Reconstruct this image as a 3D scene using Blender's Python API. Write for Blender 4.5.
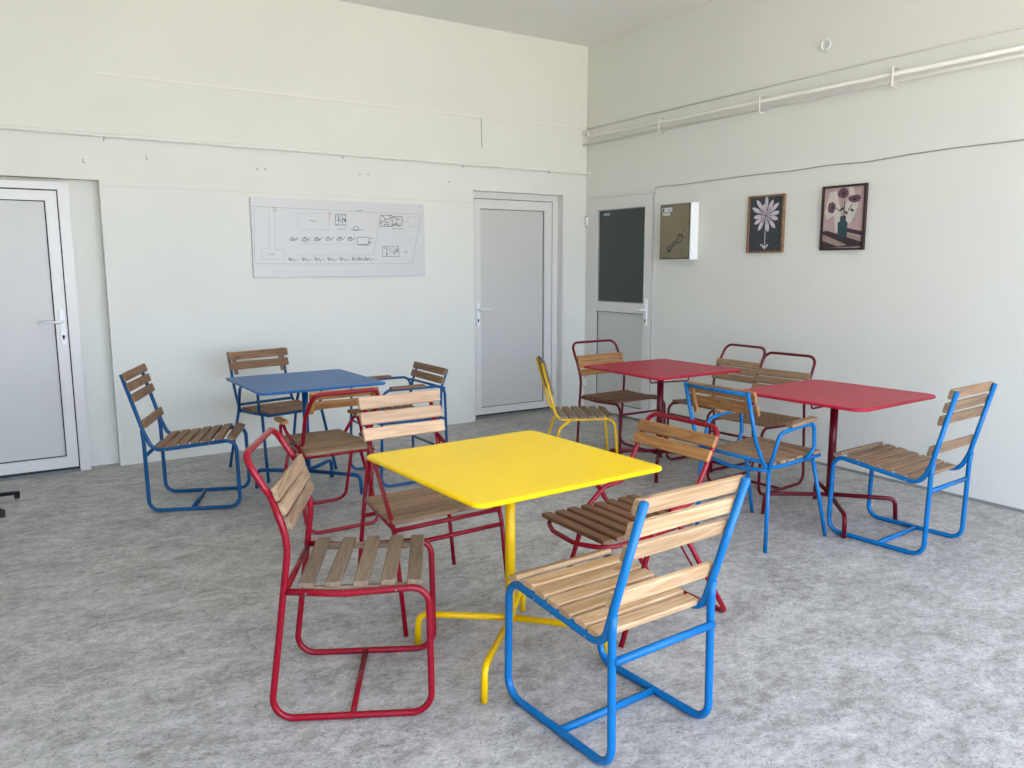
import bpy, bmesh, math, random
from mathutils import Vector, Matrix
random.seed(7)
for o in list(bpy.data.objects): bpy.data.objects.remove(o)
S = bpy.context.scene
COL = S.collection
PI = math.pi
# ------------------------------------------------------------------ camera
F, YAW, PITCH, ROLL, CH = 798.13, 0.576992, 0.1490366, -0.0019928, 1.45
X0, Y0, ZC = 4.983, 6.314, 3.50          # right wall, back wall, ceiling
fw = Vector((math.sin(YAW)*math.cos(PITCH), math.cos(YAW)*math.cos(PITCH), -math.sin(PITCH)))
rt = Vector((math.cos(YAW), -math.sin(YAW), 0)); up = rt.cross(fw)
r2 = math.cos(ROLL)*rt + math.sin(ROLL)*up; u2 = -math.sin(ROLL)*rt + math.cos(ROLL)*up
cd = bpy.data.cameras.new('camera'); cam = bpy.data.objects.new('camera', cd); COL.objects.link(cam)
cam.matrix_world = Matrix(((r2.x,u2.x,-fw.x,0),(r2.y,u2.y,-fw.y,0),(r2.z,u2.z,-fw.z,CH),(0,0,0,1)))
cd.sensor_width = 36; cd.lens = F/1024*36; cd.clip_start = .05; cd.clip_end = 200
S.camera = cam
# ------------------------------------------------------------------ world: daylight, pale sky over a warm sunlit yard
wd = bpy.data.worlds.new('world'); S.world = wd; wd.use_nodes = True
nt = wd.node_tree; nt.nodes.clear()
wo = nt.nodes.new('ShaderNodeOutputWorld'); bg = nt.nodes.new('ShaderNodeBackground')
tc = nt.nodes.new('ShaderNodeTexCoord'); sx = nt.nodes.new('ShaderNodeSeparateXYZ'); rp = nt.nodes.new('ShaderNodeValToRGB')
nt.links.new(tc.outputs['Generated'], sx.inputs[0])
mr = nt.nodes.new('ShaderNodeMapRange'); mr.inputs[1].default_value = -1; mr.inputs[2].default_value = 1
nt.links.new(sx.outputs[2], mr.inputs[0]); nt.links.new(mr.outputs[0], rp.inputs[0])
rp.color_ramp.elements[0].position = .47; rp.color_ramp.elements[0].color = (.86,.83,.77,1)
rp.color_ramp.elements[1].position = .55; rp.color_ramp.elements[1].color = (.68,.82,1.12,1)
nt.links.new(rp.outputs[0], bg.inputs[0]); bg.inputs[1].default_value = 4.0
nt.links.new(bg.outputs[0], wo.inputs[0])
ROOM = (-3.6, -1.15)   # left wall x, front wall y (behind the camera)
def portal(name, loc, rot, sx_, sy_):
    l = bpy.data.lights.new(name, 'AREA'); l.shape = 'RECTANGLE'; l.size = sx_; l.size_y = sy_
    l.cycles.is_portal = True
    o = bpy.data.objects.new(name, l); o.location = loc; o.rotation_euler = rot; COL.objects.link(o)
# daylight comes through the shop windows behind the camera and in the left wall
FW = [(-1.3,.8),(.95,2.85),(3.0,4.9)]; FWZ = (.1, 2.95)
LW = []; LWZ = (.35, 2.75)
for a, b in FW: portal('window_daylight', ((a+b)/2, ROOM[1]-.02, sum(FWZ)/2), (PI/2,0,PI), b-a, FWZ[1]-FWZ[0])
for a, b in LW: portal('window_daylight', (ROOM[0]-.02, (a+b)/2, sum(LWZ)/2), (PI/2,0,PI/2), b-a, LWZ[1]-LWZ[0])
S.view_settings.view_transform = 'Standard'; S.view_settings.look = 'None'
S.view_settings.gamma = 1; S.view_settings.use_curve_mapping = False
S.view_settings.exposure = 1.20

# ------------------------------------------------------------------ materials
def lin(h):
    h = h.lstrip('#'); c = [int(h[i:i+2],16)/255 for i in (0,2,4)]
    return tuple(x/12.92 if x <= .04045 else ((x+.055)/1.055)**2.4 for x in c) + (1,)
def N(t, ty, **k):
    n = t.nodes.new(ty)
    for a, b in k.items(): setattr(n, a, b)
    return n
def mat(name, col, rough=.5, metal=0, spec=.5, bump=0, bscale=60, vary=0, vscale=3, coat=0):
    m = bpy.data.materials.new(name); m.use_nodes = True; t = m.node_tree; b = t.nodes['Principled BSDF']
    c = lin(col) if isinstance(col, str) else col
    b.inputs['Base Color'].default_value = c; b.inputs['Roughness'].default_value = rough
    b.inputs['Metallic'].default_value = metal; b.inputs['Specular IOR Level'].default_value = spec
    b.inputs['Coat Weight'].default_value = coat; b.inputs['Coat Roughness'].default_value = .15
    tx = N(t,'ShaderNodeTexCoord')
    if vary:
        n = N(t,'ShaderNodeTexNoise'); n.inputs['Scale'].default_value = vscale; n.inputs['Detail'].default_value = 5
        t.links.new(tx.outputs['Object'], n.inputs[0])
        r = N(t,'ShaderNodeValToRGB'); r.color_ramp.elements[0].position = .3; r.color_ramp.elements[1].position = .7
        r.color_ramp.elements[0].color = tuple(x*(1-vary) for x in c[:3])+(1,); r.color_ramp.elements[1].color = tuple(min(1,x*(1+vary*.6)) for x in c[:3])+(1,)
        t.links.new(n.outputs[0], r.inputs[0]); t.links.new(r.outputs[0], b.inputs['Base Color'])
    if bump:
        n = N(t,'ShaderNodeTexNoise'); n.inputs['Scale'].default_value = bscale; n.inputs['Detail'].default_value = 4
        t.links.new(tx.outputs['Object'], n.inputs[0])
        bp = N(t,'ShaderNodeBump'); bp.inputs['Strength'].default_value = bump; bp.inputs['Distance'].default_value = .01
        t.links.new(n.outputs[0], bp.inputs['Height']); t.links.new(bp.outputs[0], b.inputs['Normal'])
    return m
def wood(name, light, dark, knots=True, rough=.6):
    """plank running along local X: stretched grain, cathedral rings, odd knots; differs per plank"""
    m = bpy.data.materials.new(name); m.use_nodes = True; t = m.node_tree; b = t.nodes['Principled BSDF']; L = t.links.new
    tx = N(t,'ShaderNodeTexCoord'); oi = N(t,'ShaderNodeObjectInfo')
    off = N(t,'ShaderNodeVectorMath', operation='SCALE'); cmb = N(t,'ShaderNodeCombineXYZ')
    for i in range(3): L(oi.outputs['Random'], cmb.inputs[i])
    L(cmb.outputs[0], off.inputs[0]); off.inputs['Scale'].default_value = 37
    ad = N(t,'ShaderNodeVectorMath', operation='ADD'); L(tx.outputs['Object'], ad.inputs[0]); L(off.outputs[0], ad.inputs[1])
    mp = N(t,'ShaderNodeMapping'); mp.inputs['Scale'].default_value = (2.2, 26, 26); L(ad.outputs[0], mp.inputs[0])
    n1 = N(t,'ShaderNodeTexNoise'); n1.inputs['Scale'].default_value = 1.0; n1.inputs['Detail'].default_value = 2; n1.inputs['Distortion'].default_value = .6; L(mp.outputs[0], n1.inputs[0])
    mu = N(t,'ShaderNodeMath', operation='MULTIPLY'); mu.inputs[1].default_value = 26; L(n1.outputs[0], mu.inputs[0])
    sn = N(t,'ShaderNodeMath', operation='SINE'); L(mu.outputs[0], sn.inputs[0])
    mr_ = N(t,'ShaderNodeMapRange'); mr_.inputs[1].default_value = -1; mr_.inputs[2].default_value = 1; L(sn.outputs[0], mr_.inputs[0])
    mp2 = N(t,'ShaderNodeMapping'); mp2.inputs['Scale'].default_value = (9, 240, 240); L(ad.outputs[0], mp2.inputs[0])
    n2 = N(t,'ShaderNodeTexNoise'); n2.inputs['Scale'].default_value = 1; n2.inputs['Detail'].default_value = 4; L(mp2.outputs[0], n2.inputs[0])
    mx = N(t,'ShaderNodeMix', data_type='FLOAT'); mx.inputs[0].default_value = .68; L(mr_.outputs[0], mx.inputs[2]); L(n2.outputs[0], mx.inputs[3])
    cr = N(t,'ShaderNodeValToRGB'); L(mx.outputs[0], cr.inputs[0])
    cr.color_ramp.elements[0].position = .15; cr.color_ramp.elements[0].color = lin(dark)
    cr.color_ramp.elements[1].position = .68; cr.color_ramp.elements[1].color = lin(light)
    col = cr.outputs[0]
    if knots:
        mp3 = N(t,'ShaderNodeMapping'); mp3.inputs['Scale'].default_value = (4.5, 13, 13); L(ad.outputs[0], mp3.inputs[0])
        vo = N(t,'ShaderNodeTexVoronoi'); vo.inputs['Scale'].default_value = 1; L(mp3.outputs[0], vo.inputs[0])
        kr = N(t,'ShaderNodeValToRGB'); L(vo.outputs['Distance'], kr.inputs[0])
        kr.color_ramp.elements[0].position = .05; kr.color_ramp.elements[0].color = (.28,.16,.09,1)
        kr.color_ramp.elements[1].position = .15; kr.color_ramp.elements[1].color = (1,1,1,1)
        mk = N(t,'ShaderNodeMix', data_type='RGBA', blend_type='MULTIPLY'); mk.inputs[0].default_value = .75; L(col, mk.inputs[6]); L(kr.outputs[0], mk.inputs[7]); col = mk.outputs[2]
    # per-plank tone
    hv = N(t,'ShaderNodeHueSaturation'); L(col, hv.inputs['Color'])
    vr = N(t,'ShaderNodeMapRange'); vr.inputs[3].default_value = .84; vr.inputs[4].default_value = 1.12; L(oi.outputs['Random'], vr.inputs[0]); L(vr.outputs[0], hv.inputs['Value'])
    L(hv.outputs[0], b.inputs['Base Color']); b.inputs['Roughness'].default_value = rough
    bp = N(t,'ShaderNodeBump'); bp.inputs['Strength'].default_value = .25; bp.inputs['Distance'].default_value = .002; L(mx.outputs[0], bp.inputs['Height']); L(bp.outputs[0], b.inputs['Normal'])
    return m
def wall_mat(name, base):
    """old limewash: faint unevenness, trowel marks"""
    m = bpy.data.materials.new(name); m.use_nodes = True; t = m.node_tree; b = t.nodes['Principled BSDF']; L = t.links.new
    tx = N(t,'ShaderNodeTexCoord'); n = N(t,'ShaderNodeTexNoise'); n.inputs['Scale'].default_value = 1.3; n.inputs['Detail'].default_value = 6; L(tx.outputs['Object'], n.inputs[0])
    r = N(t,'ShaderNodeValToRGB'); r.color_ramp.elements[0].position = .3; r.color_ramp.elements[1].position = .7
    c = lin(base); r.color_ramp.elements[0].color = tuple(x*.955 for x in c[:3])+(1,); r.color_ramp.elements[1].color = c
    L(n.outputs[0], r.inputs[0]); L(r.outputs[0], b.inputs['Base Color']); b.inputs['Roughness'].default_value = .62; b.inputs['Specular IOR Level'].default_value = .25
    n2 = N(t,'ShaderNodeTexNoise'); n2.inputs['Scale'].default_value = 9; n2.inputs['Detail'].default_value = 6; L(tx.outputs['Object'], n2.inputs[0])
    bp = N(t,'ShaderNodeBump'); bp.inputs['Strength'].default_value = .16; bp.inputs['Distance'].default_value = .015; L(n2.outputs[0], bp.inputs['Height']); L(bp.outputs[0], b.inputs['Normal'])
    return m
def floor_mat():
    m = bpy.data.materials.new('vinyl_floor'); m.use_nodes = True; t = m.node_tree; b = t.nodes['Principled BSDF']; L = t.links.new
    tx = N(t,'ShaderNodeTexCoord')
    mp = N(t,'ShaderNodeMapping'); mp.inputs['Scale'].default_value = (1.1, 1.6, 1); mp.inputs['Rotation'].default_value = (0,0,.5); L(tx.outputs['Object'], mp.inputs[0])
    def noise(s, d, dist, ro=.6):
        n = N(t,'ShaderNodeTexNoise'); n.inputs['Scale'].default_value = s; n.inputs['Detail'].default_value = d; n.inputs['Distortion'].default_value = dist; n.inputs['Roughness'].default_value = ro
        L(mp.outputs[0], n.inputs[0]); return n.outputs[0]
    def ramp(src, p0, c0, p1, c1):
        r = N(t,'ShaderNodeValToRGB'); L(src, r.inputs[0]); e = r.color_ramp.elements
        e[0].position = p0; e[0].color = c0; e[1].position = p1; e[1].color = c1; return r.outputs[0]
    A = ramp(noise(3.0, 12, .4, .78), .40, lin('#8c867f'), .60, lin('#cecbc6'))
    B = ramp(noise(14, 10, .3, .85), .42, lin('#86827d'), .58, lin('#d2d1cf'))
    mx = N(t,'ShaderNodeMix', data_type='RGBA'); mx.inputs[0].default_value = .5; L(A, mx.inputs[6]); L(B, mx.inputs[7])
    Cc = ramp(noise(60, 6, .3, .9), .38, (.55,.54,.53,1), .54, (1,1,1,1))
    m2 = N(t,'ShaderNodeMix', data_type='RGBA', blend_type='MULTIPLY'); m2.inputs[0].default_value = .75; L(mx.outputs[2], m2.inputs[6]); L(Cc, m2.inputs[7])
    # scattered dark flecks
    sp = ramp(noise(24, 3, 3.0, .5), (.345), (.50,.48,.46,1), .40, (1,1,1,1))
    m3 = N(t,'ShaderNodeMix', data_type='RGBA', blend_type='MULTIPLY'); m3.inputs[0].default_value = .8; L(m2.outputs[2], m3.inputs[6]); L(sp, m3.inputs[7])
    L(m3.outputs[2], b.inputs['Base Color']); b.inputs['Roughness'].default_value = .48; b.inputs['Specular IOR Level'].default_value = .45
    bp = N(t,'ShaderNodeBump'); bp.inputs['Strength'].default_value = .12; bp.inputs['Distance'].default_value = .004; L(noise(30,4,1), bp.inputs['Height']); L(bp.outputs[0], b.inputs['Normal'])
    return m
M = dict(
    wall=wall_mat('wall_paint', '#e1e2d9'), ceil=wall_mat('ceiling_paint', '#efeee8'), floor=floor_mat(),
    pvc=mat('white_pvc', '#dad9d4', .28), panel=mat('pvc_panel', '#c8c8c3', .35), gap=mat('dark_gasket', '#2a2c2e', .6),
    glass=mat('dark_door_glass', '#353f3c', .1, spec=.5), pipe=mat('painted_pipe', '#e6e5dd', .4, bump=.1), cable=mat('painted_cable', '#d5d5cd', .6), cabledark=mat('grey_cable', '#9b9d99', .6),
    steel=mat('steel', '#8d9194', .35, 1), kick=mat('grey_threshold', '#777a7b', .5),
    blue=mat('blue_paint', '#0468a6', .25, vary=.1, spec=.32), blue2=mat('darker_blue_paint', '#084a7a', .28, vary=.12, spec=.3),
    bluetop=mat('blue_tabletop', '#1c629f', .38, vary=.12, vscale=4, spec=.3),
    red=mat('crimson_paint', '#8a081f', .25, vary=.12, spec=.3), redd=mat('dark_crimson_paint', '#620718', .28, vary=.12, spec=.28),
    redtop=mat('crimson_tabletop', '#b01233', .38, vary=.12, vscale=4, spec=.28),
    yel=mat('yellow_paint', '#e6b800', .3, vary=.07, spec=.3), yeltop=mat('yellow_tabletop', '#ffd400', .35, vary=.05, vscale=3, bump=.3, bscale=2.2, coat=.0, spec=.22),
    black=mat('black_metal', '#16161a', .4), white=mat('white_card', '#cfcfce', .4), ink=mat('black_ink', '#26282b', .7), inkg=mat('grey_ink', '#9a9da1', .7), inkr=mat('red_ink', '#c45a62', .7),
    olive=mat('olive_glass_panel', '#7c745a', .2), olived=mat('olive_edge', '#57513d', .35), metalw=mat('white_enamel', '#eef0f0', .3),
    frame1=wood('oak_frame', '#8a6a4c', '#5d4531', False), frame2=mat('dark_frame', '#30201f', .4),
    slate=mat('slate_ground', '#3b4146', .8, vary=.25, vscale=30), petal=mat('petal_lilac', '#cfc8d3', .8, vary=.12, vscale=60), petalc=mat('petal_centre', '#b7a9b6', .8, vary=.2, vscale=80),
    pinkg=mat('pink_paper', '#b59c98', .8, vary=.12, vscale=25), cream=mat('cream_paper', '#cbc5b9', .8, vary=.06, vscale=25), plum=mat('plum_paper', '#6a4a57', .8, vary=.2, vscale=60), plumd=mat('dark_plum_paper', '#3d2f36', .8, vary=.15, vscale=40),
    teal=mat('teal_paper', '#2c4549', .8, vary=.1, vscale=40), taupe=mat('taupe_paper', '#99897f', .8, vary=.1, vscale=40), leaf=mat('leaf_paper', '#3a423b', .8),
    w_pale=wood('pale_pine', '#c6a47c', '#a37d54'), w_pink=wood('pinkish_pine', '#ccaa88', '#b58e6a'), w_grey=wood('weathered_pine', '#8a7560', '#6b5844', False, .7),
    w_brown=wood('brown_pine', '#8f6b4a', '#6b4a30'), w_orange=wood('varnished_pine', '#b07d48', '#835526'), w_dark=wood('dark_stained_pine', '#80583a', '#5f3e28', False), w_mid=wood('aged_pine', '#9a7c5c', '#735841'),
    w_aged=wood('sun_bleached_pine', '#a58a6c', '#76593f', False, .7),
)
# ------------------------------------------------------------------ geometry helpers
def link(name, me, parent=None, m=None):
    o = bpy.data.objects.new(name, me); COL.objects.link(o)
    if parent: o.parent = parent
    if m is not None and not me.materials: me.materials.append(m)
    return o
def bm_box(bm, lo, hi, bev=0):
    x0,y0,z0 = lo; x1,y1,z1 = hi
    v = [bm.verts.new(p) for p in ((x0,y0,z0),(x1,y0,z0),(x1,y1,z0),(x0,y1,z0),(x0,y0,z1),(x1,y0,z1),(x1,y1,z1),(x0,y1,z1))]
    fs = [bm.faces.new([v[i] for i in f]) for f in ((0,3,2,1),(4,5,6,7),(0,1,5,4),(1,2,6,5),(2,3,7,6),(3,0,4,7))]
    if bev:
        es = list({e for f in fs for e in f.edges}); bmesh.ops.bevel(bm, geom=es, offset=bev, segments=2, profile=.6, affect='EDGES')
def done(bm, name, m, parent=None, smooth=False):
    me = bpy.data.meshes.new(name); bmesh.ops.recalc_face_normals(bm, faces=bm.faces); bm.to_mesh(me); bm.free()
    if smooth:
        for p in me.polygons: p.use_smooth = True
    return link(name, me, parent, m)
def box(name, lo, hi, m, parent=None, bev=0):
    bm = bmesh.new(); bm_box(bm, lo, hi, bev); return done(bm, name, m, parent)
def boxes(name, lst, m, parent=None):
    bm = bmesh.new()
    for lo, hi in lst: bm_box(bm, lo, hi)
    return done(bm, name, m, parent)
def fillet(pts, rad, closed=False):
    """round the inner corners of a polyline; rad: number or list per point"""
    pts = [Vector(p) for p in pts]; n = len(pts)
    if not isinstance(rad, (list, tuple)): rad = [rad]*n
    out = []
    for i, p in enumerate(pts):
        if (not closed and i in (0, n-1)) or rad[i] <= 0: out.append(p); continue
        a, b = pts[i-1], pts[(i+1) % n]; da, db = a-p, b-p; la, lb = da.length, db.length; da.normalize(); db.normalize()
        ang = da.angle(db)
        if ang > PI-.05: out.append(p); continue
        d = min(rad[i]/math.tan(ang/2), la*.49, lb*.49); r = d*math.tan(ang/2)
        c = p + (da+db).normalized()*(r/math.sin(ang/2)); s = p+da*d-c; e = p+db*d-c; tot = s.angle(e)
        k = max(3, int(math.degrees(tot)/13))
        for j in range(k+1):
            f = j/k; out.append(c + (s*math.sin((1-f)*tot)+e*math.sin(f*tot))/math.sin(tot))
    return out
def bm_tube(bm, path, r, closed=False, seg=10):
    path = [Vector(p) for p in path]; n = len(path); rings = []
    t0 = (path[1]-path[0]).normalized(); nv = t0.orthogonal().normalized()
    for i, p in enumerate(path):
        if closed: t = (path[(i+1)%n]-path[i-1]).normalized()
        else: t = (path[min(i+1,n-1)]-path[max(i-1,0)]).normalized()
        nv = (nv - t*nv.dot(t)).normalized(); bn = t.cross(nv)
        rings.append([bm.verts.new(p + (nv*math.cos(2*PI*k/seg)+bn*math.sin(2*PI*k/seg))*r) for k in range(seg)])
    for i in range(n if closed else n-1):
        A, B = rings[i], rings[(i+1)%n]
        for k in range(seg): bm.faces.new((A[k], A[(k+1)%seg], B[(k+1)%seg], B[k]))
    if not closed: bm.faces.new(list(reversed(rings[0]))); bm.faces.new(rings[-1])
def tube(name, pts, r, m, parent=None, rad=.04, closed=False, seg=10):
    bm = bmesh.new(); bm_tube(bm, fillet(pts, rad, closed), r, closed, seg)
    return done(bm, name, m, parent, True)
def prism(bm, poly, z0, z1):
    """poly in XY extruded along Z"""
    a = [bm.verts.new((x,y,z0)) for x,y in poly]; b = [bm.verts.new((x,y,z1)) for x,y in poly]; n = len(poly)
    bm.faces.new(list(reversed(a))); bm.faces.new(b)
    for i in range(n): bm.faces.new((a[i], a[(i+1)%n], b[(i+1)%n], b[i]))
_slats = {}
def slat_mesh(L_, w, t):
    k = (round(L_,3), round(w,3), round(t,3))
    if k not in _slats:
        bm = bmesh.new(); h, q, c = w/2, t/2, min(t,w)*.22
        prof = [(-h+c,-q),(h-c,-q),(h,-q+c),(h,q-c),(h-c,q),(-h+c,q),(-h,q-c),(-h,-q+c)]
        def ring(x, s): return [bm.verts.new((x, y*s, z*s)) for y,z in prof]
        R = [ring(-L_/2,.9), ring(-L_/2+.003,1), ring(L_/2-.003,1), ring(L_/2,.9)]
        for A,B in zip(R, R[1:]):
            for i in range(8): bm.faces.new((A[i],A[(i+1)%8],B[(i+1)%8],B[i]))
        bm.faces.new(R[0][::-1]); bm.faces.new(R[-1]); bmesh.ops.recalc_face_normals(bm, faces=bm.faces)
        me = bpy.data.meshes.new('slat'); bm.to_mesh(me); bm.free(); _slats[k] = me
    return _slats[k]
_mats_for = {}
def slat(name, parent, L_, w, t, loc, rx, m, rz=0, jit=1):
    key = (round(L_,3), round(w,3), round(t,3), m.name)
    if key not in _mats_for:
        me = slat_mesh(L_, w, t).copy(); me.materials.append(m); _mats_for[key] = me
    o = link(name, _mats_for[key], parent)
    o.location = (loc[0]+random.uniform(-.004,.004)*jit, loc[1], loc[2]); o.rotation_euler = (rx+random.uniform(-.02,.02)*jit, random.uniform(-.006,.006)*jit, rz+random.uniform(-.012,.012)*jit)
    return o
def thing(name, label, cat, loc=(0,0,0), rz=0, group=None):
    o = bpy.data.objects.new(name, None); COL.objects.link(o); o.empty_display_size = .1
    o.location = loc; o.rotation_euler = (0,0,rz); o['label'] = label; o['category'] = cat
    if group: o['group'] = group
    return o
def tag(o, label, cat, group=None):
    o['label'] = label; o['category'] = cat
    if group: o['group'] = group
    return o
def struct(o): o['kind'] = 'structure'; return o
def path_pt(path, yq):
    """(z, slope angle) on a (y,z) polyline at y"""
    for (y0,z0),(y1,z1) in zip(path, path[1:]):
        lo, hi = min(y0,y1), max(y0,y1)
        if lo <= yq <= hi: f = (yq-y0)/(y1-y0); return z0+(z1-z0)*f, math.atan2(z1-z0, y1-y0)
    return path[-1][1], 0
def seat_slats(root, path, ys, w, t, L_, m, r, tilt=None, dz=0):
    for i, y in enumerate(ys):
        z, a = path_pt(path, y); a = (tilt or {}).get(i, a)
        up_ = r + t/2 - .002 + dz
        slat('seat_slat', root, L_, w, t, (0, y - math.sin(a)*up_, z + math.cos(a)*up_), a, m)
def back_slats(root, bot, top, dists, w, t, L_, m, r, x=0):
    """bot/top (y,z) of the upright; dists = distance of slat centres below the top"""
    bot, top = Vector(bot), Vector(top); d = (bot-top).normalized(); a = math.atan2(top.y-bot.y, top.x-bot.x)
    for q in dists:
        p = top + d*q; nrm = Vector((-d.y, d.x));  nrm = nrm if nrm.x > 0 else -nrm
        p = p + nrm*(r+t/2-.001)
        slat('back_slat', root, L_, w, t, (x, p.x, p.y), a, m)
def bolts(root, pts, m, ax=(1,0,0), r=.004):
    for p in pts:
        bm = bmesh.new(); a = Vector(p); bm_tube(bm, [a, a+Vector(ax)*.004], r, seg=8); done(bm, 'bolt', m, root)

# ------------------------------------------------------------------ room shell
XL, YF = ROOM
struct(box('floor', (XL-.3, YF-.3, -.12), (X0+.3, Y0+.6, 0), M['floor']))
struct(box('ceiling', (XL-.3, YF-.3, ZC), (X0+.3, Y0+.6, ZC+.2), M['ceil']))
D1X, D1Z, D2A, D2B, D2Z, RY = .700, 2.032, 3.700, 4.719, 2.104, 6.415
struct(boxes('wall_back', [((XL,Y0,D1Z),(D1X,Y0+.4,ZC)), ((XL,RY,0),(D1X,Y0+.4,D1Z)), ((D1X,Y0,0),(D2A,Y0+.4,ZC)),
    ((D2A,Y0,D2Z),(D2B,Y0+.4,ZC)), ((D2A,RY+.09,0),(D2B,Y0+.4,D2Z)), ((D2B,Y0,0),(X0+.3,Y0+.4,ZC))], M['wall']))
D3A, D3B, D3Z = 5.325, 6.285, 2.104
struct(boxes('wall_right', [((X0,YF,0),(X0+.3,D3A,ZC)), ((X0,D3A,D3Z),(X0+.3,D3B,ZC)), ((X0,D3B,0),(X0+.3,Y0,ZC)), ((X0+.06,D3A,0),(X0+.3,D3B,D3Z))], M['wall']))
def pierced(name, spans, a, b, zr, mk):
    bx_ = []; p = a
    for s, e in spans: bx_.append((p, s, 0, ZC)); bx_.append((s, e, 0, zr[0])); bx_.append((s, e, zr[1], ZC)); p = e
    bx_.append((p, b, 0, ZC)); return struct(boxes(name, [mk(*q) for q in bx_], M['wall']))
pierced('wall_front', FW, XL-.3, X0+.3, FWZ, lambda s,e,z0,z1: ((s,YF-.3,z0),(e,YF,z1)))
pierced('wall_left', LW, YF, Y0+.4, LWZ, lambda s,e,z0,z1: ((XL-.3,s,z0),(XL,e,z1)))
n = 0
for (a, b) in FW:
    n += 1; w_ = []
    for s, e in ((a,a+.07),(b-.07,b),((a+b)/2-.035,(a+b)/2+.035)): w_.append(((s,YF-.14,FWZ[0]),(e,YF-.07,FWZ[1])))
    for z in (FWZ[0], FWZ[1]-.07): w_.append(((a,YF-.14,z),(b,YF-.07,z+.07)))
    struct(boxes('window_%d' % n, w_, M['pvc']))
for (a, b) in LW:
    n += 1; w_ = []
    for s, e in ((a,a+.07),(b-.07,b),((a+b)/2-.035,(a+b)/2+.035)): w_.append(((XL-.14,s,LWZ[0]),(XL-.07,e,LWZ[1])))
    for z in (LWZ[0], LWZ[1]-.07): w_.append(((XL-.14,a,z),(XL-.07,b,z+.07)))
    struct(boxes('window_%d' % n, w_, M['pvc']))
# vinyl turned up a little at the foot of the right wall, and a shallow bead along the back wall
struct(box('baseboard_right', (X0-.006, YF, 0), (X0, D3A, .018), mat('vinyl_upstand','#8b8a86',.6)))
# ledge line where the lower plaster meets the upper, back wall
struct(box('trim_1', (D1X+.01, Y0-.004, 1.992), (D2A, Y0, 1.999), M['cable']))

# ------------------------------------------------------------------ doors
def door_handle(door, along, plate_c, z, axis, out, sgn, long_plate=(.088,.16)):
    """lever handle; axis 'x' = door lies along X (back wall), 'y' = along Y (right wall)"""
    def P(a, o, z_): return (a, out-o, z_) if axis == 'x' else (out-o, a, z_)
    zl, zh = long_plate
    lo = P(plate_c-.017, 0, z-zh); hi = P(plate_c+.017, .012, z+zl)
    pl = box('handle_plate', tuple(min(a,b) for a,b in zip(lo,hi)), tuple(max(a,b) for a,b in zip(lo,hi)), M['metalw'], door, .004)
    tube('lever', [P(plate_c,.008,z), P(plate_c,.055,z), P(plate_c+sgn*.15,.055,z-.002)], .0095, M['metalw'], pl, .018)
    bm = bmesh.new(); c = Vector(P(plate_c, .011, z-zh*.62)); d = Vector(P(plate_c,.014,z-zh*.62))-c
    bm_tube(bm, [c, c+d], .009, seg=12); bm_box(bm, tuple(min(a,b) for a,b in zip(P(plate_c-.005,.011,z-zh*.62-.022),P(plate_c+.005,.014,z-zh*.62))), tuple(max(a,b) for a,b in zip(P(plate_c-.005,.011,z-zh*.62-.022),P(plate_c+.005,.014,z-zh*.62))))
    done(bm, 'keyhole', M['gap'], pl)
    return pl
# door 1, at the left edge of the view
YD = Y0+.0
d1 = struct(thing('door_1', '', 'door')); del d1['label']; del d1['category']
xa, xb = -.62, .511
boxes('door_frame', [((xb-.068,YD,0),(xb,RY,2.005)), ((xa,YD,0),(xa+.068,RY,2.005)), ((xa+.068,YD,1.955),(xb-.068,RY,2.005))], M['pvc'], d1)
boxes('gasket', [((xb-.076,YD+.022,.03),(xb-.068,RY,1.955)), ((xa+.068,YD+.022,1.947),(xb-.068,RY,1.955)), ((xa+.068,YD+.02,.016),(xb-.068,RY,.032))], M['gap'], d1)
boxes('leaf_frame', [((xb-.145,YD+.008,.034),(xb-.076,RY-.01,1.946)), ((xa+.076,YD+.008,.034),(xa+.145,RY-.01,1.946)), ((xa+.145,YD+.008,1.880),(xb-.145,RY-.01,1.946)), ((xa+.145,YD+.008,.034),(xb-.145,RY-.01,.112))], M['pvc'], d1)
boxes('panel_bead', [((xb-.152,YD+.026,.112),(xb-.145,RY-.01,1.88)), ((xa+.145,YD+.026,.112),(xb-.152,RY-.01,.118)), ((xa+.145,YD+.026,1.874),(xb-.152,RY-.01,1.88))], M['gap'], d1)
box('door_panel', (xa+.145,YD+.032,.118), (xb-.152,RY-.012,1.874), M['panel'], d1)
box('threshold', (xa,YD-.012,0), (xb-.068,RY,.016), M['kick'], d1)
door_handle(d1, 'x', .407, 1.064, 'x', YD+.008, -1, (.088,.165))
# door 2, in the middle
d2 = struct(thing('door_2', '', 'door')); del d2['label']; del d2['category']
YE = 6.400; xa, xb = 3.700, 4.719; q = RY+.09
boxes('door_frame', [((4.640,YE,0),(xb,q,D2Z)), ((xa,YE-.0,0),(3.755,q,D2Z)), ((3.755,YE,2.046),(4.640,q,D2Z))], M['pvc'], d2)
box('reveal_trim', (4.700,Y0+.002,0), (xb,YE,D2Z), M['pvc'], d2)
boxes('gasket', [((4.634,YE+.02,.02),(4.640,q,2.046)), ((3.755,YE+.02,.02),(3.761,q,2.046)), ((3.761,YE+.02,2.040),(4.634,q,2.046)), ((3.761,YE+.016,.02),(4.634,q,.034))], M['gap'], d2)
boxes('leaf_frame', [((4.548,YE+.006,.036),(4.634,q-.01,2.040)), ((3.761,YE+.006,.036),(3.826,q-.01,2.040)), ((3.826,YE+.006,1.955),(4.548,q-.01,2.040)), ((3.826,YE+.006,.036),(4.548,q-.01,.100))], M['pvc'], d2)
boxes('panel_bead', [((4.543,YE+.022,.10),(4.548,q-.01,1.955)), ((3.826,YE+.022,1.950),(4.543,q-.01,1.955)), ((3.826,YE+.022,.10),(4.543,q-.01,.105))], M['gap'], d2)
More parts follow.
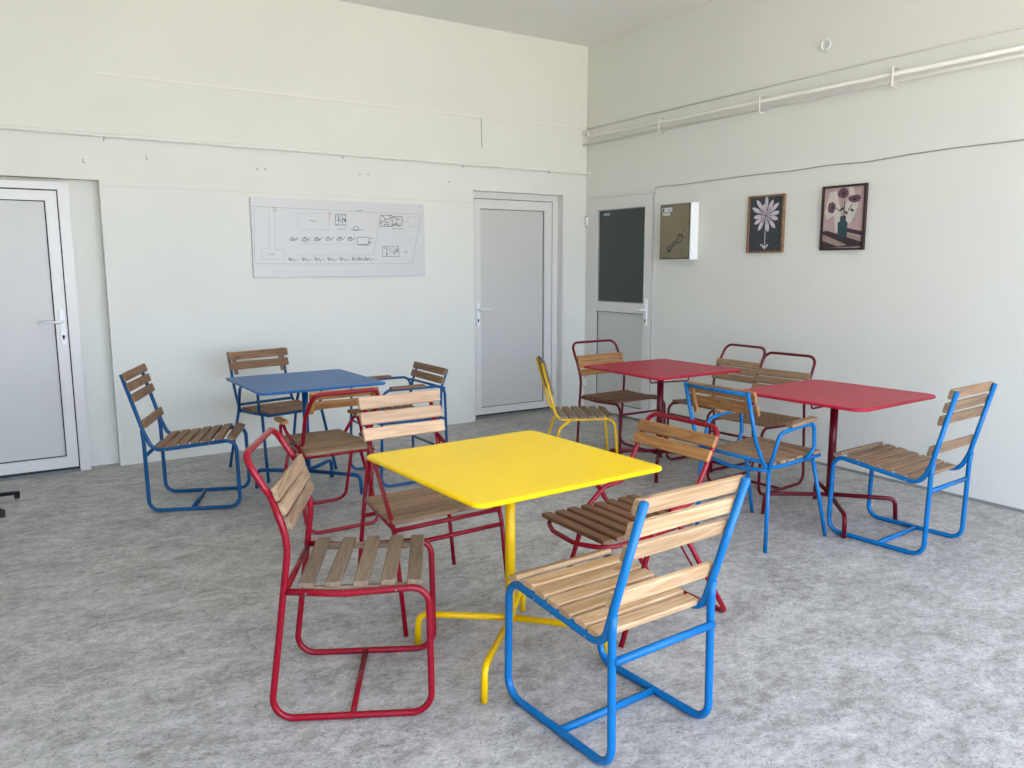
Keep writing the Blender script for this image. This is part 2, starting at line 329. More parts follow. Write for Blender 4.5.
box('door_panel', (3.826,YE+.026,.105), (4.543,q-.012,1.95), M['panel'], d2)
box('threshold', (3.755,YE-.0,0), (4.640,q,.018), M['kick'], d2)
door_handle(d2, 'x', 3.791, 1.032, 'x', YE+.006, 1, (.06,.155))
# door 3, half glazed, in the right wall
d3 = struct(thing('door_3', '', 'door')); del d3['label']; del d3['category']
a, b = D3A, D3B; xo = X0-.004
boxes('door_frame', [((xo,a,0),(X0+.06,a+.018,D3Z)), ((xo,b-.05,0),(X0+.06,b,D3Z)), ((xo,a+.018,D3Z-.03),(X0+.06,b-.05,D3Z))], M['pvc'], d3)
box('gasket', (X0+.012,a+.018,.01), (X0+.06,a+.030,D3Z-.03), M['gap'], d3)
boxes('leaf_frame', [((xo-.006,a+.030,.02),(X0+.05,5.455,D3Z-.032)), ((xo-.006,6.128,.02),(X0+.05,b-.052,D3Z-.032)), ((xo-.006,5.455,1.960),(X0+.05,6.128,D3Z-.032)), ((xo-.006,5.455,.998),(X0+.05,6.128,1.088)), ((xo-.006,5.455,.02),(X0+.05,6.128,.11))], M['pvc'], d3)
boxes('panel_bead', [((X0+.006,5.455,.11),(X0+.05,5.461,.998)), ((X0+.006,6.122,.11),(X0+.05,6.128,.998)), ((X0+.006,5.461,.992),(X0+.05,6.122,.998)), ((X0+.006,5.461,.11),(X0+.05,6.122,.116))], M['gap'], d3)
box('door_panel', (X0+.012,5.461,.116), (X0+.048,6.122,.992), M['panel'], d3)
boxes('glass_bead', [((X0+.004,5.455,1.088),(X0+.05,5.463,1.96)), ((X0+.004,6.120,1.088),(X0+.05,6.128,1.96)), ((X0+.004,5.463,1.952),(X0+.05,6.120,1.96)), ((X0+.004,5.463,1.088),(X0+.05,6.120,1.096))], M['cabledark'], d3)
gp = box('glass_pane', (X0+.016,5.463,1.096), (X0+.03,6.120,1.952), M['glass'], d3)
box('glass_sticker', (X0+.0150,5.97,1.905), (X0+.0159,6.06,1.928), mat('faded_sticker','#8d9a99',.5), gp)
for z in (1.86, .27):
    h = box('hinge', (xo-.022,b-.010,z-.045), (xo+.002,b+.012,z+.045), M['metalw'], d3, .004)
    tube('hinge_pin', [(xo-.016,b+.001,z-.055),(xo-.016,b+.001,z+.055)], .006, M['steel'], h)
door_handle(d3, 'y', 5.410, 1.038, 'y', xo-.006, 1, (.10,.15))

# ------------------------------------------------------------------ pipes and cables on the walls
p = thing('wall_pipe', 'white painted heating pipe running along the back wall above the doors', 'pipe', (0,Y0,2.33))
tube('pipe_run', [(-3.5,-.035,.012),(2.0,-.035,-.002),(4.955,-.035,-.014),(4.955,-.10,-.014)], .0135, M['pipe'], p, .02)
for x in (-1.2,.75,2.486,3.6,4.532): tube('pipe_clip', [(x,0,-.03),(x,-.035,.014-.02),(x,-.055,-.006)], .005, M['pipe'], p, .01)
tube('pipe_collar', [(4.50,-.035,-.0125),(4.56,-.035,-.0125)], .017, M['pipe'], p)
p = thing('wall_pipe', 'pair of white painted pipes, upper one, on the right wall, elbowed at the corner', 'pipe', (X0,0,2.655))
tube('pipe_run', [(-.045,-1.12,-.034),(-.045,6.18,0),(-.045,6.235,0),(-.045,6.235,.045),(-.045,Y0,.045)], .0135, M['pipe'], p, .022)
p = thing('wall_pipe', 'lower thin white pipe of the pair on the right wall', 'pipe', (X0,0,2.585))
tube('pipe_run', [(-.045,-1.12,.022),(-.045,Y0,0)], .0115, M['pipe'], p)
for y, q_ in ((3.125,'above the poppy picture, nearest the viewer'), (4.177,'middle one, above the daisy picture'), (5.25,'nearest the corner, above the glazed door')):
    k = tag(bpy.data.objects.new('pipe_bracket', None), 'small white pipe bracket ' + q_, 'bracket', 'brackets on the right wall pipes'); COL.objects.link(k); k.location = (X0, y, 2.62)
    tube('bracket_bar', [(0,0,-.055),(-.062,0,-.055),(-.062,0,.062),(0,0,.062)], .0055, M['pipe'], k, .01)
# surface conduit near the ceiling, back and right walls
tag(boxes('cable_trunking', [((.73,Y0-.010,2.736),(X0,Y0,2.748))], M['pipe']), 'thin white surface trunking high across the back wall', 'cable')
c_ = tube('conduit', [(X0-.008,-1.12,2.795),(X0-.008,2.39,2.762),(X0-.008,6.30,2.738)], .006, M['pipe']); tag(c_, 'thin straight conduit above the two pipes on the right wall', 'cable')
tag(tube('hanging_wire', [(3.787,Y0-.004,2.735),(3.789,Y0-.004,2.60),(3.792,Y0-.005,2.476)], .0022, M['cabledark']), 'short loose wire hanging down from the trunking on back wall', 'wire')
pts = [(X0-.005, 5.335, 2.105),(X0-.006,5.30,2.118)]
zs = [(5.0,2.112),(4.6,2.118),(4.2,2.122),(3.9,2.118),(3.6,2.128),(3.3,2.120),(3.0,2.135),(2.7,2.142),(2.4,2.140),(1.6,2.15),(.5,2.14),(-.6,2.16),(-1.12,2.15)]
tag(tube('wall_cable', pts+[(X0-.006,y,z) for y,z in zs], .0035, M['cabledark'], rad=.4), 'thin wavy grey cable along the right wall above the pictures', 'cable')
for (x,z,L_) in ((.612,2.154,1),(1.012,2.201,1),(1.791,2.172,0),(1.852,2.176,0),(2.627,2.179,0),(2.697,2.183,0),(3.455,2.163,0)):
    if L_: tag(tube('wall_hook', [(x,Y0,z+.012),(x,Y0-.012,z+.012),(x,Y0-.012,z-.012),(x+.012,Y0-.012,z-.012)], .0025, M['cabledark'], rad=.003), 'small bent hook in the back wall above the %s' % ('left door recess' if x < .7 else 'gap between left door and drawing board'), 'hook')
    else: tag(tube('wall_plug', [(x,Y0+.001,z),(x,Y0-.004,z)], .006, M['cabledark']), {1.791:'left nail hole of the pair above the drawing board left half', 1.852:'right nail hole of the pair above the drawing board left half', 2.627:'left nail hole of the pair above the drawing board right half', 2.697:'right nail hole of the pair above the drawing board right half', 3.455:'single nail hole left of the middle door top'}[x], 'nail hole')
t_ = thing('ceiling_hook_ring', 'small round white ring fixed high on the right wall above the pipes', 'hook', (X0,3.665,2.94))
tube('ring', [(-.012, .035*math.cos(a*PI/6), .035*math.sin(a*PI/6)) for a in range(12)], .006, M['metalw'], t_, 0, closed=True)
tube('ring_stem', [(0,0,.035),(-.012,0,.035)], .006, M['metalw'], t_)

# ------------------------------------------------------------------ drawing board
bd = thing('drawing_board', 'wide white foam board with a printed black line site plan on the back wall', 'board', (1.722, Y0, 1.352))
BW, BH = 1.475, .606
bm = bmesh.new(); bm_box(bm, (0,-.022,0), (BW,-.002,BH), .0015); done(bm, 'board_panel', M['white'], bd)
def uv(X, Y):      # position on the sheet, from its drawing units to metres
    v = (Y-(88+40*(X-45)/895))/((495-2*(X-70)/870)-(88+40*(X-45)/895)); l = 45+25*v
    t_ = (X-l)/(940-l)
    return (0.8810*t_/(1+-0.1161*t_)+-0.0037)*BW, (1-v)*BH
def strokes(name, lines, w, m):
    bm = bmesh.new()
    for ln in lines:
        P_ = [uv(*q_) for q_ in ln]
        for (x0,z0),(x1,z1) in zip(P_, P_[1:]):
            d = Vector((x1-x0, z1-z0)); L_ = d.length
            if L_ < 1e-5: continue
            d /= L_; nx, nz = -d.y*w/2, d.x*w/2
            vs = [bm.verts.new((x,-.0226,z)) for x,z in ((x0+nx,z0+nz),(x1+nx,z1+nz),(x1-nx,z1-nz),(x0-nx,z0-nz))]
            vb = [bm.verts.new((v.co.x,-.0219,v.co.z)) for v in vs]
            bm.faces.new(vs); bm.faces.new(vb[::-1])
            for i in range(4): bm.faces.new((vs[i],vs[(i+1)%4],vb[(i+1)%4],vb[i]))
    return done(bm, name, m, bd)
def rc(x0,y0,x1,y1): return [(x0,y0),(x1,y0),(x1,y1),(x0,y1),(x0,y0)]
strokes('plan_outline', [[(55,133),(170,140),(420,152),(560,160),(700,168),(932,178)], [(932,178),(878,430)], [(878,430),(400,428),(75,425)], [(70,145),(75,425)],
    [(715,200),(700,290),(683,385)]], .0028, M['inkg'])
strokes('plan_drawing', [[(145,145),(150,345),(110,355),(110,400),(228,402),(230,355),(182,352),(173,150)], rc(296,170,455,255), rc(862,190,920,240),
    [(300,322),(380,326),(460,326),(585,328),(583,270)], [(285,382),(480,381),(690,385)], [(575,255),(545,235)], [(835,215),(860,215)],
    [(300,300),(350,328)], [(360,300),(400,328)], [(845,300),(875,302),(872,315),(846,313),(845,300)]], .0018, M['inkg'])
R_ = random.Random(3); sk = []
def sketch(x0,y0,x1,y1,n):
    for _ in range(n):
        x, y = R_.uniform(x0,x1), R_.uniform(y0,y1); k = R_.random()
        if k < .4: sk.append([(x,y),(min(x1,x+R_.uniform(3,14)),y)])
        elif k < .7: sk.append([(x,y),(x,min(y1,y+R_.uniform(3,14)))])
        else: sk.append([(x,y),(min(x1,x+R_.uniform(3,9)),min(y1,y+R_.uniform(3,9))),(x,min(y1,y+6))])
sk += [rc(488,175,542,230), [(506,175),(506,230)], [(524,175),(524,230)], [(488,205),(542,205)], rc(600,293,660,330), [(660,300),(685,300)], rc(718,182,780,238), rc(780,188,832,235), [(800,188),(800,235)], rc(730,340,812,392), [(750,340),(750,392)], [(770,365),(812,365)], rc(582,240,606,258),
       [(500,250),(542,251)], [(570,255),(640,255)], [(605,333),(660,334)], [(780,250),(842,252)], [(355,206),(392,212)], [(148,376),(180,377)], [(838,368),(856,370)], [(843,374),(852,374)], [(596,157),(630,157)]]
sketch(488,175,542,235,26); sketch(718,182,780,240,40); sketch(780,188,832,240,24); sketch(730,340,812,392,22); sketch(655,310,680,328,6); sketch(605,325,650,334,5)
for x in (268,330,392,450,508,562):    # looping plant symbols, upper row
    sk.append([(x+12*math.cos(a)-0, 300+9*math.sin(a)) for a in [i*.7 for i in range(9)]]); sk.append([(x-10,310),(x+4,292),(x+18,306),(x+30,290)]); sketch(x-8,292,x+22,312,4)
for x in (268,334,400,466,528,590,622,655):
    sk.append([(x-18,394),(x-8,412),(x+4,398),(x+10,414),(x+22,404)]); sk.append([(x-10+7*math.cos(a),402+6*math.sin(a)) for a in [i*.9 for i in range(7)]]); sk.append([(x+24,407),(x+34,407)])
sk.append([(165,143),(180,143),(186,152),(176,160),(168,154)])
strokes('plan_details', sk, .0030, M['ink'])
strokes('red_note', [[(452,168),(468,170)], [(470,172),(476,174)], [(460,178),(458,205)], rc(455,172,462,180)], .002, M['inkr'])
tube('board_pin', [( uv(922,138)[0], -.021, uv(922,138)[1]), (uv(922,138)[0], -.026, uv(922,138)[1])], .004, M['ink'], bd)

for o in bd.children:
    if o.name.startswith(('plan_details','plan_drawing')): o['kind'] = 'stuff'
# ------------------------------------------------------------------ wall cabinet with drawing of a grabbing hand tool
cb = thing('wall_box', 'shallow white metal wall box with olive front panel beside the glazed door', 'cabinet', (X0, 4.990, 1.72)); cb.scale = (1, .79, 1)
H0, H1 = -.236, .232
box('box_body', (-.088,-.226,H0), (0,.226,H1), M['metalw'], cb, .004)
dr = box('box_door', (-.096,-.218,H0+.004), (-.088,.222,H1-.004), M['olived'], cb, .002)
fp = box('front_panel', (-.0985,-.205,H0+.018), (-.096,.209,H1-.016), M['olive'], dr)
lbw = box('paper_label', (-.0996,.04,.165), (-.0985,.19,.200), M['white'], cb); lbw2 = box('paper_label', (-.0996,.07,.135), (-.0985,.18,.160), M['white'], cb)
def ystrokes(name, lines, w, m, par, x=-.0992, lab=None):
    bm = bmesh.new()
    for ln in lines:
        for (y0,z0),(y1,z1) in zip(ln, ln[1:]):
            d = Vector((y1-y0,z1-z0)); L_ = d.length
            if L_ < 1e-6: continue
            d /= L_; ny, nz = -d.y*w/2, d.x*w/2
            bm.faces.new([bm.verts.new((x,y,z)) for y,z in ((y0+ny,z0+nz),(y1+ny,z1+nz),(y1-ny,z1-nz),(y0-ny,z0-nz))])
    return done(bm, name, m, par)
def bxy(X, Y):     # drawing units on the box front -> metres (576 x 768 sheet, front 105..385 x 150..645)
    return .209-(X-105)/280*.414, (H1-.016)-(Y-150)/495*.434
def L2(*p): return [bxy(*q_) for q_ in p]
ystrokes('hand_drawing', [L2((175,560),(250,500),(275,475)), L2((205,590),(225,545),(275,500)), L2((175,560),(185,575)), L2((275,475),(285,435),(325,430),(332,455),(325,490),(300,500),(275,500)),
    L2((290,432),(300,420)), L2((300,440),(322,432),(330,450)), L2((300,460),(305,475)), L2((318,448),(330,456),(326,470))], .0095, M['gap'], cb)
ystrokes('hand_cuff', [L2((182,575),(212,580)), L2((186,585),(210,590)), L2((188,568),(215,568))], .012, M['gap'], cb)
ystrokes('small_mark', [L2((345,389),(364,387))], .009, M['gap'], cb); ystrokes('small_mark', [L2((350,455),(362,457))], .007, M['gap'], cb)
ystrokes('small_print', [L2((275,570),(305,570)), L2((310,572),(345,568)), L2((275,602),(300,603)), L2((308,604),(350,602)), L2((305,628),(318,628))], .006, M['olived'], cb)
ystrokes('label_print', [[(.112,.183),(.06,.183)], [(.105,.176),(.055,.177)], [(.16,.150),(.10,.150)]], .004, M['inkg'], cb, -.0999)
ystrokes('label_logo', [[(.182,.183),(.158,.183)]], .026, M['ink'], cb, -.0999)
tube('box_lock', [(-.096,-.185,.0),(-.104,-.185,.0)], .007, M['steel'], cb)

# ------------------------------------------------------------------ pictures
def flat(par, name, polys, x, m, th=.0008):
    bm = bmesh.new()
    for P_ in polys:
        a = [bm.verts.new((x,y,z)) for y,z in P_]; b = [bm.verts.new((x+th,y,z)) for y,z in P_]; n_ = len(P_)
        bm.faces.new(a); bm.faces.new(b[::-1])
        for i in range(n_): bm.faces.new((a[i],a[(i+1)%n_],b[(i+1)%n_],b[i]))
    return done(bm, name, m, par)
def pic(label, yc, zc, w, h, fw_, fm, art):
    t = thing('framed_picture', label, 'picture', (X0, yc, zc))
    D = .024
    boxes('picture_frame', [((-D,-w/2,-h/2),(-.001,-w/2+fw_,h/2)), ((-D,w/2-fw_,-h/2),(-.001,w/2,h/2)), ((-D,-w/2+fw_,h/2-fw_),(-.001,w/2-fw_,h/2)), ((-D,-w/2+fw_,-h/2),(-.001,w/2-fw_,-h/2+fw_))], fm, t)
    art(t, w-2*fw_, h-2*fw_); return t
def petal(cx, cz, ang, r0, r1, wd_):
    out = []
    for i in range(13):
        f = i/12*2; s = 1 if f <= 1 else -1; g = f if f <= 1 else 2-f
        ww = wd_*math.sin(PI*g**1.7)**.62 if 0 < g < 1 else 0
        rr = r0+(r1-r0)*g; out.append((rr, s*ww))
    return [(cx+math.sin(ang)*r*-1 + math.cos(ang)*w_, cz+math.cos(ang)*r + math.sin(ang)*w_) for r, w_ in out]
def art1(t, w, h):
    box('picture_sheet', (-.012,-w/2,-h/2), (-.002,w/2,h/2), M['slate'], t)
    cx, cz = .0, h*.16
    angs = [0,.50,.92,1.40,1.85,2.40,2.95,3.70,4.20,4.62,5.15,5.62,5.98]
    lens = [.150,.130,.145,.125,.118,.132,.125,.132,.125,.118,.150,.155,.09]
    fl = flat(t, 'painted_flower', [petal(cx,cz,a,.012,l,.0155) for a,l in zip(angs,lens)], -.0132, M['petal'])
    flat(fl, 'flower_centre', [petal(cx,cz,a,.004,l*.55,.008) for a,l in zip(angs,lens)], -.0142, M['petalc'])
    flat(t, 'flower_stem', [[(.004,cz-.02),(-.002,cz-.02),(.001,-h/2+.018),(.007,-h/2+.018)], [(.004,-h/2+.012),(-.034,-h/2+.044),(-.024,-h/2+.05),(.004,-h/2+.032)], [(.004,-h/2+.012),(.05,-h/2+.05),(.034,-h/2+.052),(.004,-h/2+.032)]], -.0128, M['petal'])
pic('portrait picture of a pale lilac daisy on dark slate in a thin oak frame', 4.110, 1.746, .335, .428, .014, M['frame1'], art1)
def art2(t, w, h):
    box('picture_sheet', (-.012,-w/2,-h/2), (-.002,w/2,h/2), M['pinkg'], t)
    def A(X, Y): return w/2-(X-640)/300*w, h/2-(Y-70)/440*h     # drawing units -> metres
    def G(*p): return [A(*q_) for q_ in p]
    flat(t, 'pale_shapes', [G((680,100),(730,95),(770,240),(780,390),(735,395),(720,270),(665,300),(645,250)), G((820,60),(850,75),(900,200),(850,330),(800,330),(800,200),(830,130))], -.0128, M['cream'])
    flat(t, 'table_top', [G((640,385),(670,380),(940,470),(940,500),(640,510))], -.0128, M['plumd'])
    flat(t, 'table_top', [G((820,365),(940,395),(940,425),(820,395))], -.0128, M['plumd'])
    flat(t, 'table_stripe', [G((640,405),(830,490),(760,498),(640,455)), G((820,400),(940,440),(940,465),(820,425))], -.0136, M['taupe'])
    flat(t, 'painted_vase', [G((768,280),(812,275),(812,315),(825,325),(825,430),(755,435),(752,325),(768,315))], -.0140, M['teal'])
    def blob(cx,cy,rx,ry,s): 
        rr = random.Random(s); return G(*[(cx+rx*(1+rr.uniform(-.14,.1))*math.cos(i*PI/7), cy+ry*(1+rr.uniform(-.14,.1))*math.sin(i*PI/7)) for i in range(14)])
    fl = flat(t, 'painted_poppies', [blob(782,112,42,40,1), blob(868,157,46,30,2), blob(700,212,30,44,3)], -.0140, M['plum'])
    flat(fl, 'poppy_centres', [blob(785,115,14,16,4), blob(868,160,18,9,5), blob(706,212,8,12,6)], -.0148, M['plumd'])
    flat(t, 'poppy_stems', [G((728,210),(768,240),(768,246),(726,216)), G((792,170),(797,170),(799,278),(793,278)), G((850,195),(854,200),(828,240),(822,238)),
        G((755,240),(775,215),(795,215),(785,235)), G((835,230),(858,228),(870,250),(850,248)), G((800,240),(822,250),(820,270),(805,262))], -.0138, M['leaf'])
    for q_ in (G((665,305),(715,278),(735,395),(668,380)), G((900,210),(940,180),(940,365),(850,330))): flat(t, 'pink_shape', [q_], -.0134, M['pinkg'])
pic('portrait picture of plum poppies in a teal vase, in dark brown frame', 3.452, 1.762, .340, .440, .015, M['frame2'], art2)

# ------------------------------------------------------------------ tables
def rrect(s, r, n=5):
    out = []
    for cx, cy, a0 in ((s-r,s-r,0),(-s+r,s-r,90),(-s+r,-s+r,180),(s-r,-s+r,270)):
        for i in range(n+1): a = math.radians(a0+90*i/n); out.append((cx+r*math.cos(a), cy+r*math.sin(a)))
    return out
def table(label, x, y, rz, s, h, mt, mf, corner=.045, foot=.365, clip=False, pole_r=.019, ht=.135, angs=(45,135,225,315)):
    t = thing('bistro_table', label, 'table', (x,y,0), rz, None); s /= 2
    bm = bmesh.new()
    prs = [(-.016,-.002),(-.016,.0),(-.006,.0005),(-.0,-.002),(0,-.005)]
    # pressed steel top: slightly raised flat, rolled rim
    rings = []
    for inset, z in ((.006,h-.016),(0,h-.012),(0,h-.004),(.004,h),(.018,h),(.026,h-.0015)):
        rings.append([bm.verts.new((px,py,z)) for px,py in rrect(s-inset, max(.01,corner-inset*.6))])
    for A,B in zip(rings, rings[1:]):
        for i in range(len(A)): bm.faces.new((A[i],A[(i+1)%len(A)],B[(i+1)%len(A)],B[i]))
    bm.faces.new(rings[-1]); bm.faces.new(rings[0][::-1])
    top = done(bm, 'tabletop', mt, t)
    for pl in top.data.polygons: pl.use_smooth = len(pl.vertices) == 4
    tube('pole', [(0,0,ht-.012),(0,0,h-.02)], pole_r, mf, t, seg=16)
    bm = bmesh.new(); bm_tube(bm, [(0,0,h-.035),(0,0,h-.0165)], .075, seg=20); done(bm, 'mounting_plate', mf, t)
    for k in range(4):
        a = math.radians(angs[k]); c, s_ = math.cos(a), math.sin(a)
        tube('foot', [(c*.012,s_*.012,ht),(c*(foot-.008),s_*(foot-.008),ht-.012),(c*foot,s_*foot,.0)], .0125, mf, t, .04)
    if clip:
        (ax_,ay_),(bx_,by_) = clip
        tube('folding_clip', [(ax_,ay_,h-.015),(ax_,ay_,h-.060),(bx_,by_,h-.058),(bx_,by_,h-.015)], .005, mf, t, .014)
        for cx_, cy_ in clip: box('clip_block', (cx_-.014,cy_-.014,h-.030), (cx_+.014,cy_+.014,h-.015), mf, t)
    return t
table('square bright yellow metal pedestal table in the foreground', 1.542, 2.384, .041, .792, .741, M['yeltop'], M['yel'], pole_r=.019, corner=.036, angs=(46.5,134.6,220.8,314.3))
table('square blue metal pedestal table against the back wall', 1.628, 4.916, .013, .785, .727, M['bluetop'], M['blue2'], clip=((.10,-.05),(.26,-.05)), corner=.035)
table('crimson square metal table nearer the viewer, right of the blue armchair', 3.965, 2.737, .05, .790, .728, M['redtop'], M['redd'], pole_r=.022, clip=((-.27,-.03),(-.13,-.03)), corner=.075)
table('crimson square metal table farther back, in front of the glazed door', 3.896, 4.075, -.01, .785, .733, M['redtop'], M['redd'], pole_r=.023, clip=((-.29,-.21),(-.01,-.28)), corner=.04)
# black table mostly outside the left edge: two toes of its star base show
bt = thing('pedestal_table', 'black metal star base of a table cut off by the left edge', 'table', (-.20,5.617,0), 0)
for k in range(4):
    a = math.radians(33-90*k); L_ = .30; c, s_ = math.cos(a), math.sin(a)
    ft = tube('foot', [(c*.03,s_*.03,.075),(c*L_,s_*L_,.032)], .014, M['black'], bt, 0, seg=6)
    bm = bmesh.new(); bm_tube(bm, [(c*(L_-.012),s_*(L_-.012),0),(c*(L_-.012),s_*(L_-.012),.03)], .016, seg=10); done(bm, 'foot_pad', M['black'], ft)
tube('pole', [(0,0,.05),(0,0,.70)], .03, M['black'], bt, seg=16)
bm = bmesh.new(); prism(bm, [(.14*math.cos(i*PI/12),.14*math.sin(i*PI/12)) for i in range(24)], .70, .722); done(bm, 'tabletop', M['black'], bt)

# ------------------------------------------------------------------ chairs
R = .0098
def sled_blue(label, x, y, a, m, mw, W=.414, seat_y=None, dists=(.028,.095,.165,.315), J=(-.262,.470), T=(-.365,.838), low=(-.215,.372), fz=.421, L_=None, xs=0, Lk=None, fr=.0128, bar=.0125, rcz=.343, bw=.052):
    t = thing('slatted_chair', label, 'chair', (x,y,0), a)
    w = W/2; rb, fb, sf = (-.257,fr), (.257,fr), (.248,fz)
    for s in (-1,1):
        X = s*w
        sd = tube('side_frame', [(X,)+q_ for q_ in (T, J, low, sf, fb, rb, (J[0]-.003,J[1]-.05), (J[0]-.009,J[1]+.012))], fr, m, t, [0,.3,.07,.055,.062,.062,.2,0], seg=12)
        for q_ in ((-.15,.378),(.10,.405)): bolts(sd, [(X+s*fr*.9,q_[0],path_pt([low,sf],q_[0])[0])], M['steel'], (s,0,0))
    tube('floor_stretcher', [(-w,-.02,fr),(w,-.02,fr)], fr, m, t); tube('rear_stretcher', [(-w,-.262,rcz),(w,-.262,rcz)], fr, m, t)
    ys = seat_y or [-.175,-.110,-.045,.020,.085,.150,.218]
    seat_slats(t, [low,(.205,path_pt([low,sf],.205)[0]),(.26,fz-.02)], ys, .053, .019, L_ or W+.004, mw, fr, {6:-.32})
    back_slats(t, J, T, dists, bw, .019, (Lk or W+.035), mw, fr, xs)
    return t
sled_blue('bright blue tubular chair with pale pine slats, foreground, its back to the viewer', 1.581, 1.875, .043, M['blue'], M['w_pale'], J=(-.247,.470), T=(-.365,.832), dists=(.028,.103,.178,.338), xs=.003, Lk=.428)
sled_blue('dark blue tubular chair with brown slats standing alone left of the blue table', 1.007, 5.083, -1.959, M['blue2'], M['w_brown'], J=(-.262,.485), T=(-.362,.828), dists=(.020,.084,.150,.310), bw=.05, fr=.0115)
sled_blue('bright blue tubular chair with brown slats at the far right by the white wall', 3.966, 2.338, .075, M['blue'], M['w_mid'], J=(-.262,.472), T=(-.355,.852), dists=(.022,.090,.157,.318), fz=.43, bw=.05, fr=.012)

def loop_red(label, x, y, a, m, mw, mb, W=.439, prof=None, top=None, slats=None, ys=None, sw=.046, batten=True, front_bar=False, r=.0111, name='loop_back_chair', backs=None, bw=.046, runner=True, topr=.085, fl=(.252,.44), sr=(-.195,.437), sag=(-.02,.424), Lb=None, fsl=None):
    t = thing(name, label, 'chair', (x,y,0), a); w = W/2
    prof = prof or [(-.178,.600),(-.225,.745),(-.292,.850)]; top = top or (-.302,.874)
    # two long side tubes and the loop joining them over the back
    for s in (-1,1):
        X = s*w; rb = (-.258,r); fb = (.256,r)
        tube('side_frame', [(X,)+q_ for q_ in ([prof[1], prof[0], rb, fb, fl, sag, sr])], r, m, t, [0,.25,.065,.065,.055,.6,0], seg=12)
    bk = [(-w,)+prof[1], (-w,)+prof[2], (-w+.004,)+top, (w-.004,)+top, (w,)+prof[2], (w,)+prof[1]]
    nn = Vector((0,)+top)-Vector((0,)+prof[2]); bk = [bk[0], (-w,)+tuple(Vector(prof[1])+(Vector(prof[2])-Vector(prof[1]))*.35), bk[2], bk[3], (w,)+tuple(Vector(prof[1])+(Vector(prof[2])-Vector(prof[1]))*.35), bk[5]]
    tube('back_loop', bk, r, m, t, [0,.2,topr,topr,.2,0], seg=12)
    tube('seat_crossbar', [(-w,sr[0],sr[1]),(w,sr[0],sr[1])], r*.9, m, t)
    tube('floor_stretcher', [(-w,-.0,r),(w,-.0,r)], r*.9, m, t)
    path = [sr, sag, (fl[0]-.02,fl[1])]
    dz = 0
    if batten:
        for s in (-1,1):
            b_ = slat('batten', t, .37, .024, .020, (s*(w-.024),.03,.433), 0, mw, rz=PI/2, jit=0)
            for q_ in (-.13,.15): bolts(t, [(s*(w+r-.001),q_,path_pt(path,q_)[0])], M['steel'], (s,0,0), .0035)
        for y_ in ys: slat('seat_slat', t, W-.012, sw, .018, (0,y_,.4525), 0, mw)
    else: seat_slats(t, path, ys, sw, .018, W+.004, mw, r)
    if front_bar: tube('front_stretcher', [(-w,fl[0]+.002,.362),(w,fl[0]+.002,.362)], r*.9, m, t)
    back_slats(t, prof[0], prof[1], backs, bw, .017, Lb or W+.012, mb, r)
    return t
loop_red('crimson tubular chair with grey weathered widely spaced slats, foreground left', .975, 2.479, -2.066, M['red'], M['w_grey'], M['w_aged'], ys=[-.136,-.047,.040,.125,.205], backs=[-.003,.046,.096], sw=.048)
tall = dict(prof=[(-.215,.575),(-.268,.700),(-.335,.815)], top=(-.345,.842), ys=[-.17,-.11,-.05,.01,.07,.13,.19], sw=.045, batten=False, front_bar=True, r=.0095, topr=.09, fl=(.245,.437), sr=(-.215,.43), sag=(-.02,.424))
loop_red('dark crimson chair with tall empty top loop, in front of the glazed door', 3.99, 4.60, PI, M['redd'], M['w_dark'], M['w_orange'], W=.44, backs=[-.02,.035,.090], bw=.048, **tall)
loop_red('dark crimson tall loop chair between the two red tables, by the right wall', 4.36, 4.02, PI/2, M['redd'], M['w_brown'], M['w_mid'], W=.385, backs=[-.01,.045,.10], bw=.048, **tall)
loop_red('dark crimson tall loop chair tucked behind the nearer crimson table', 4.17, 3.44, PI/2+.1, M['redd'], M['w_brown'], M['w_mid'], W=.39, backs=[-.01,.045,.10], bw=.048, **tall)

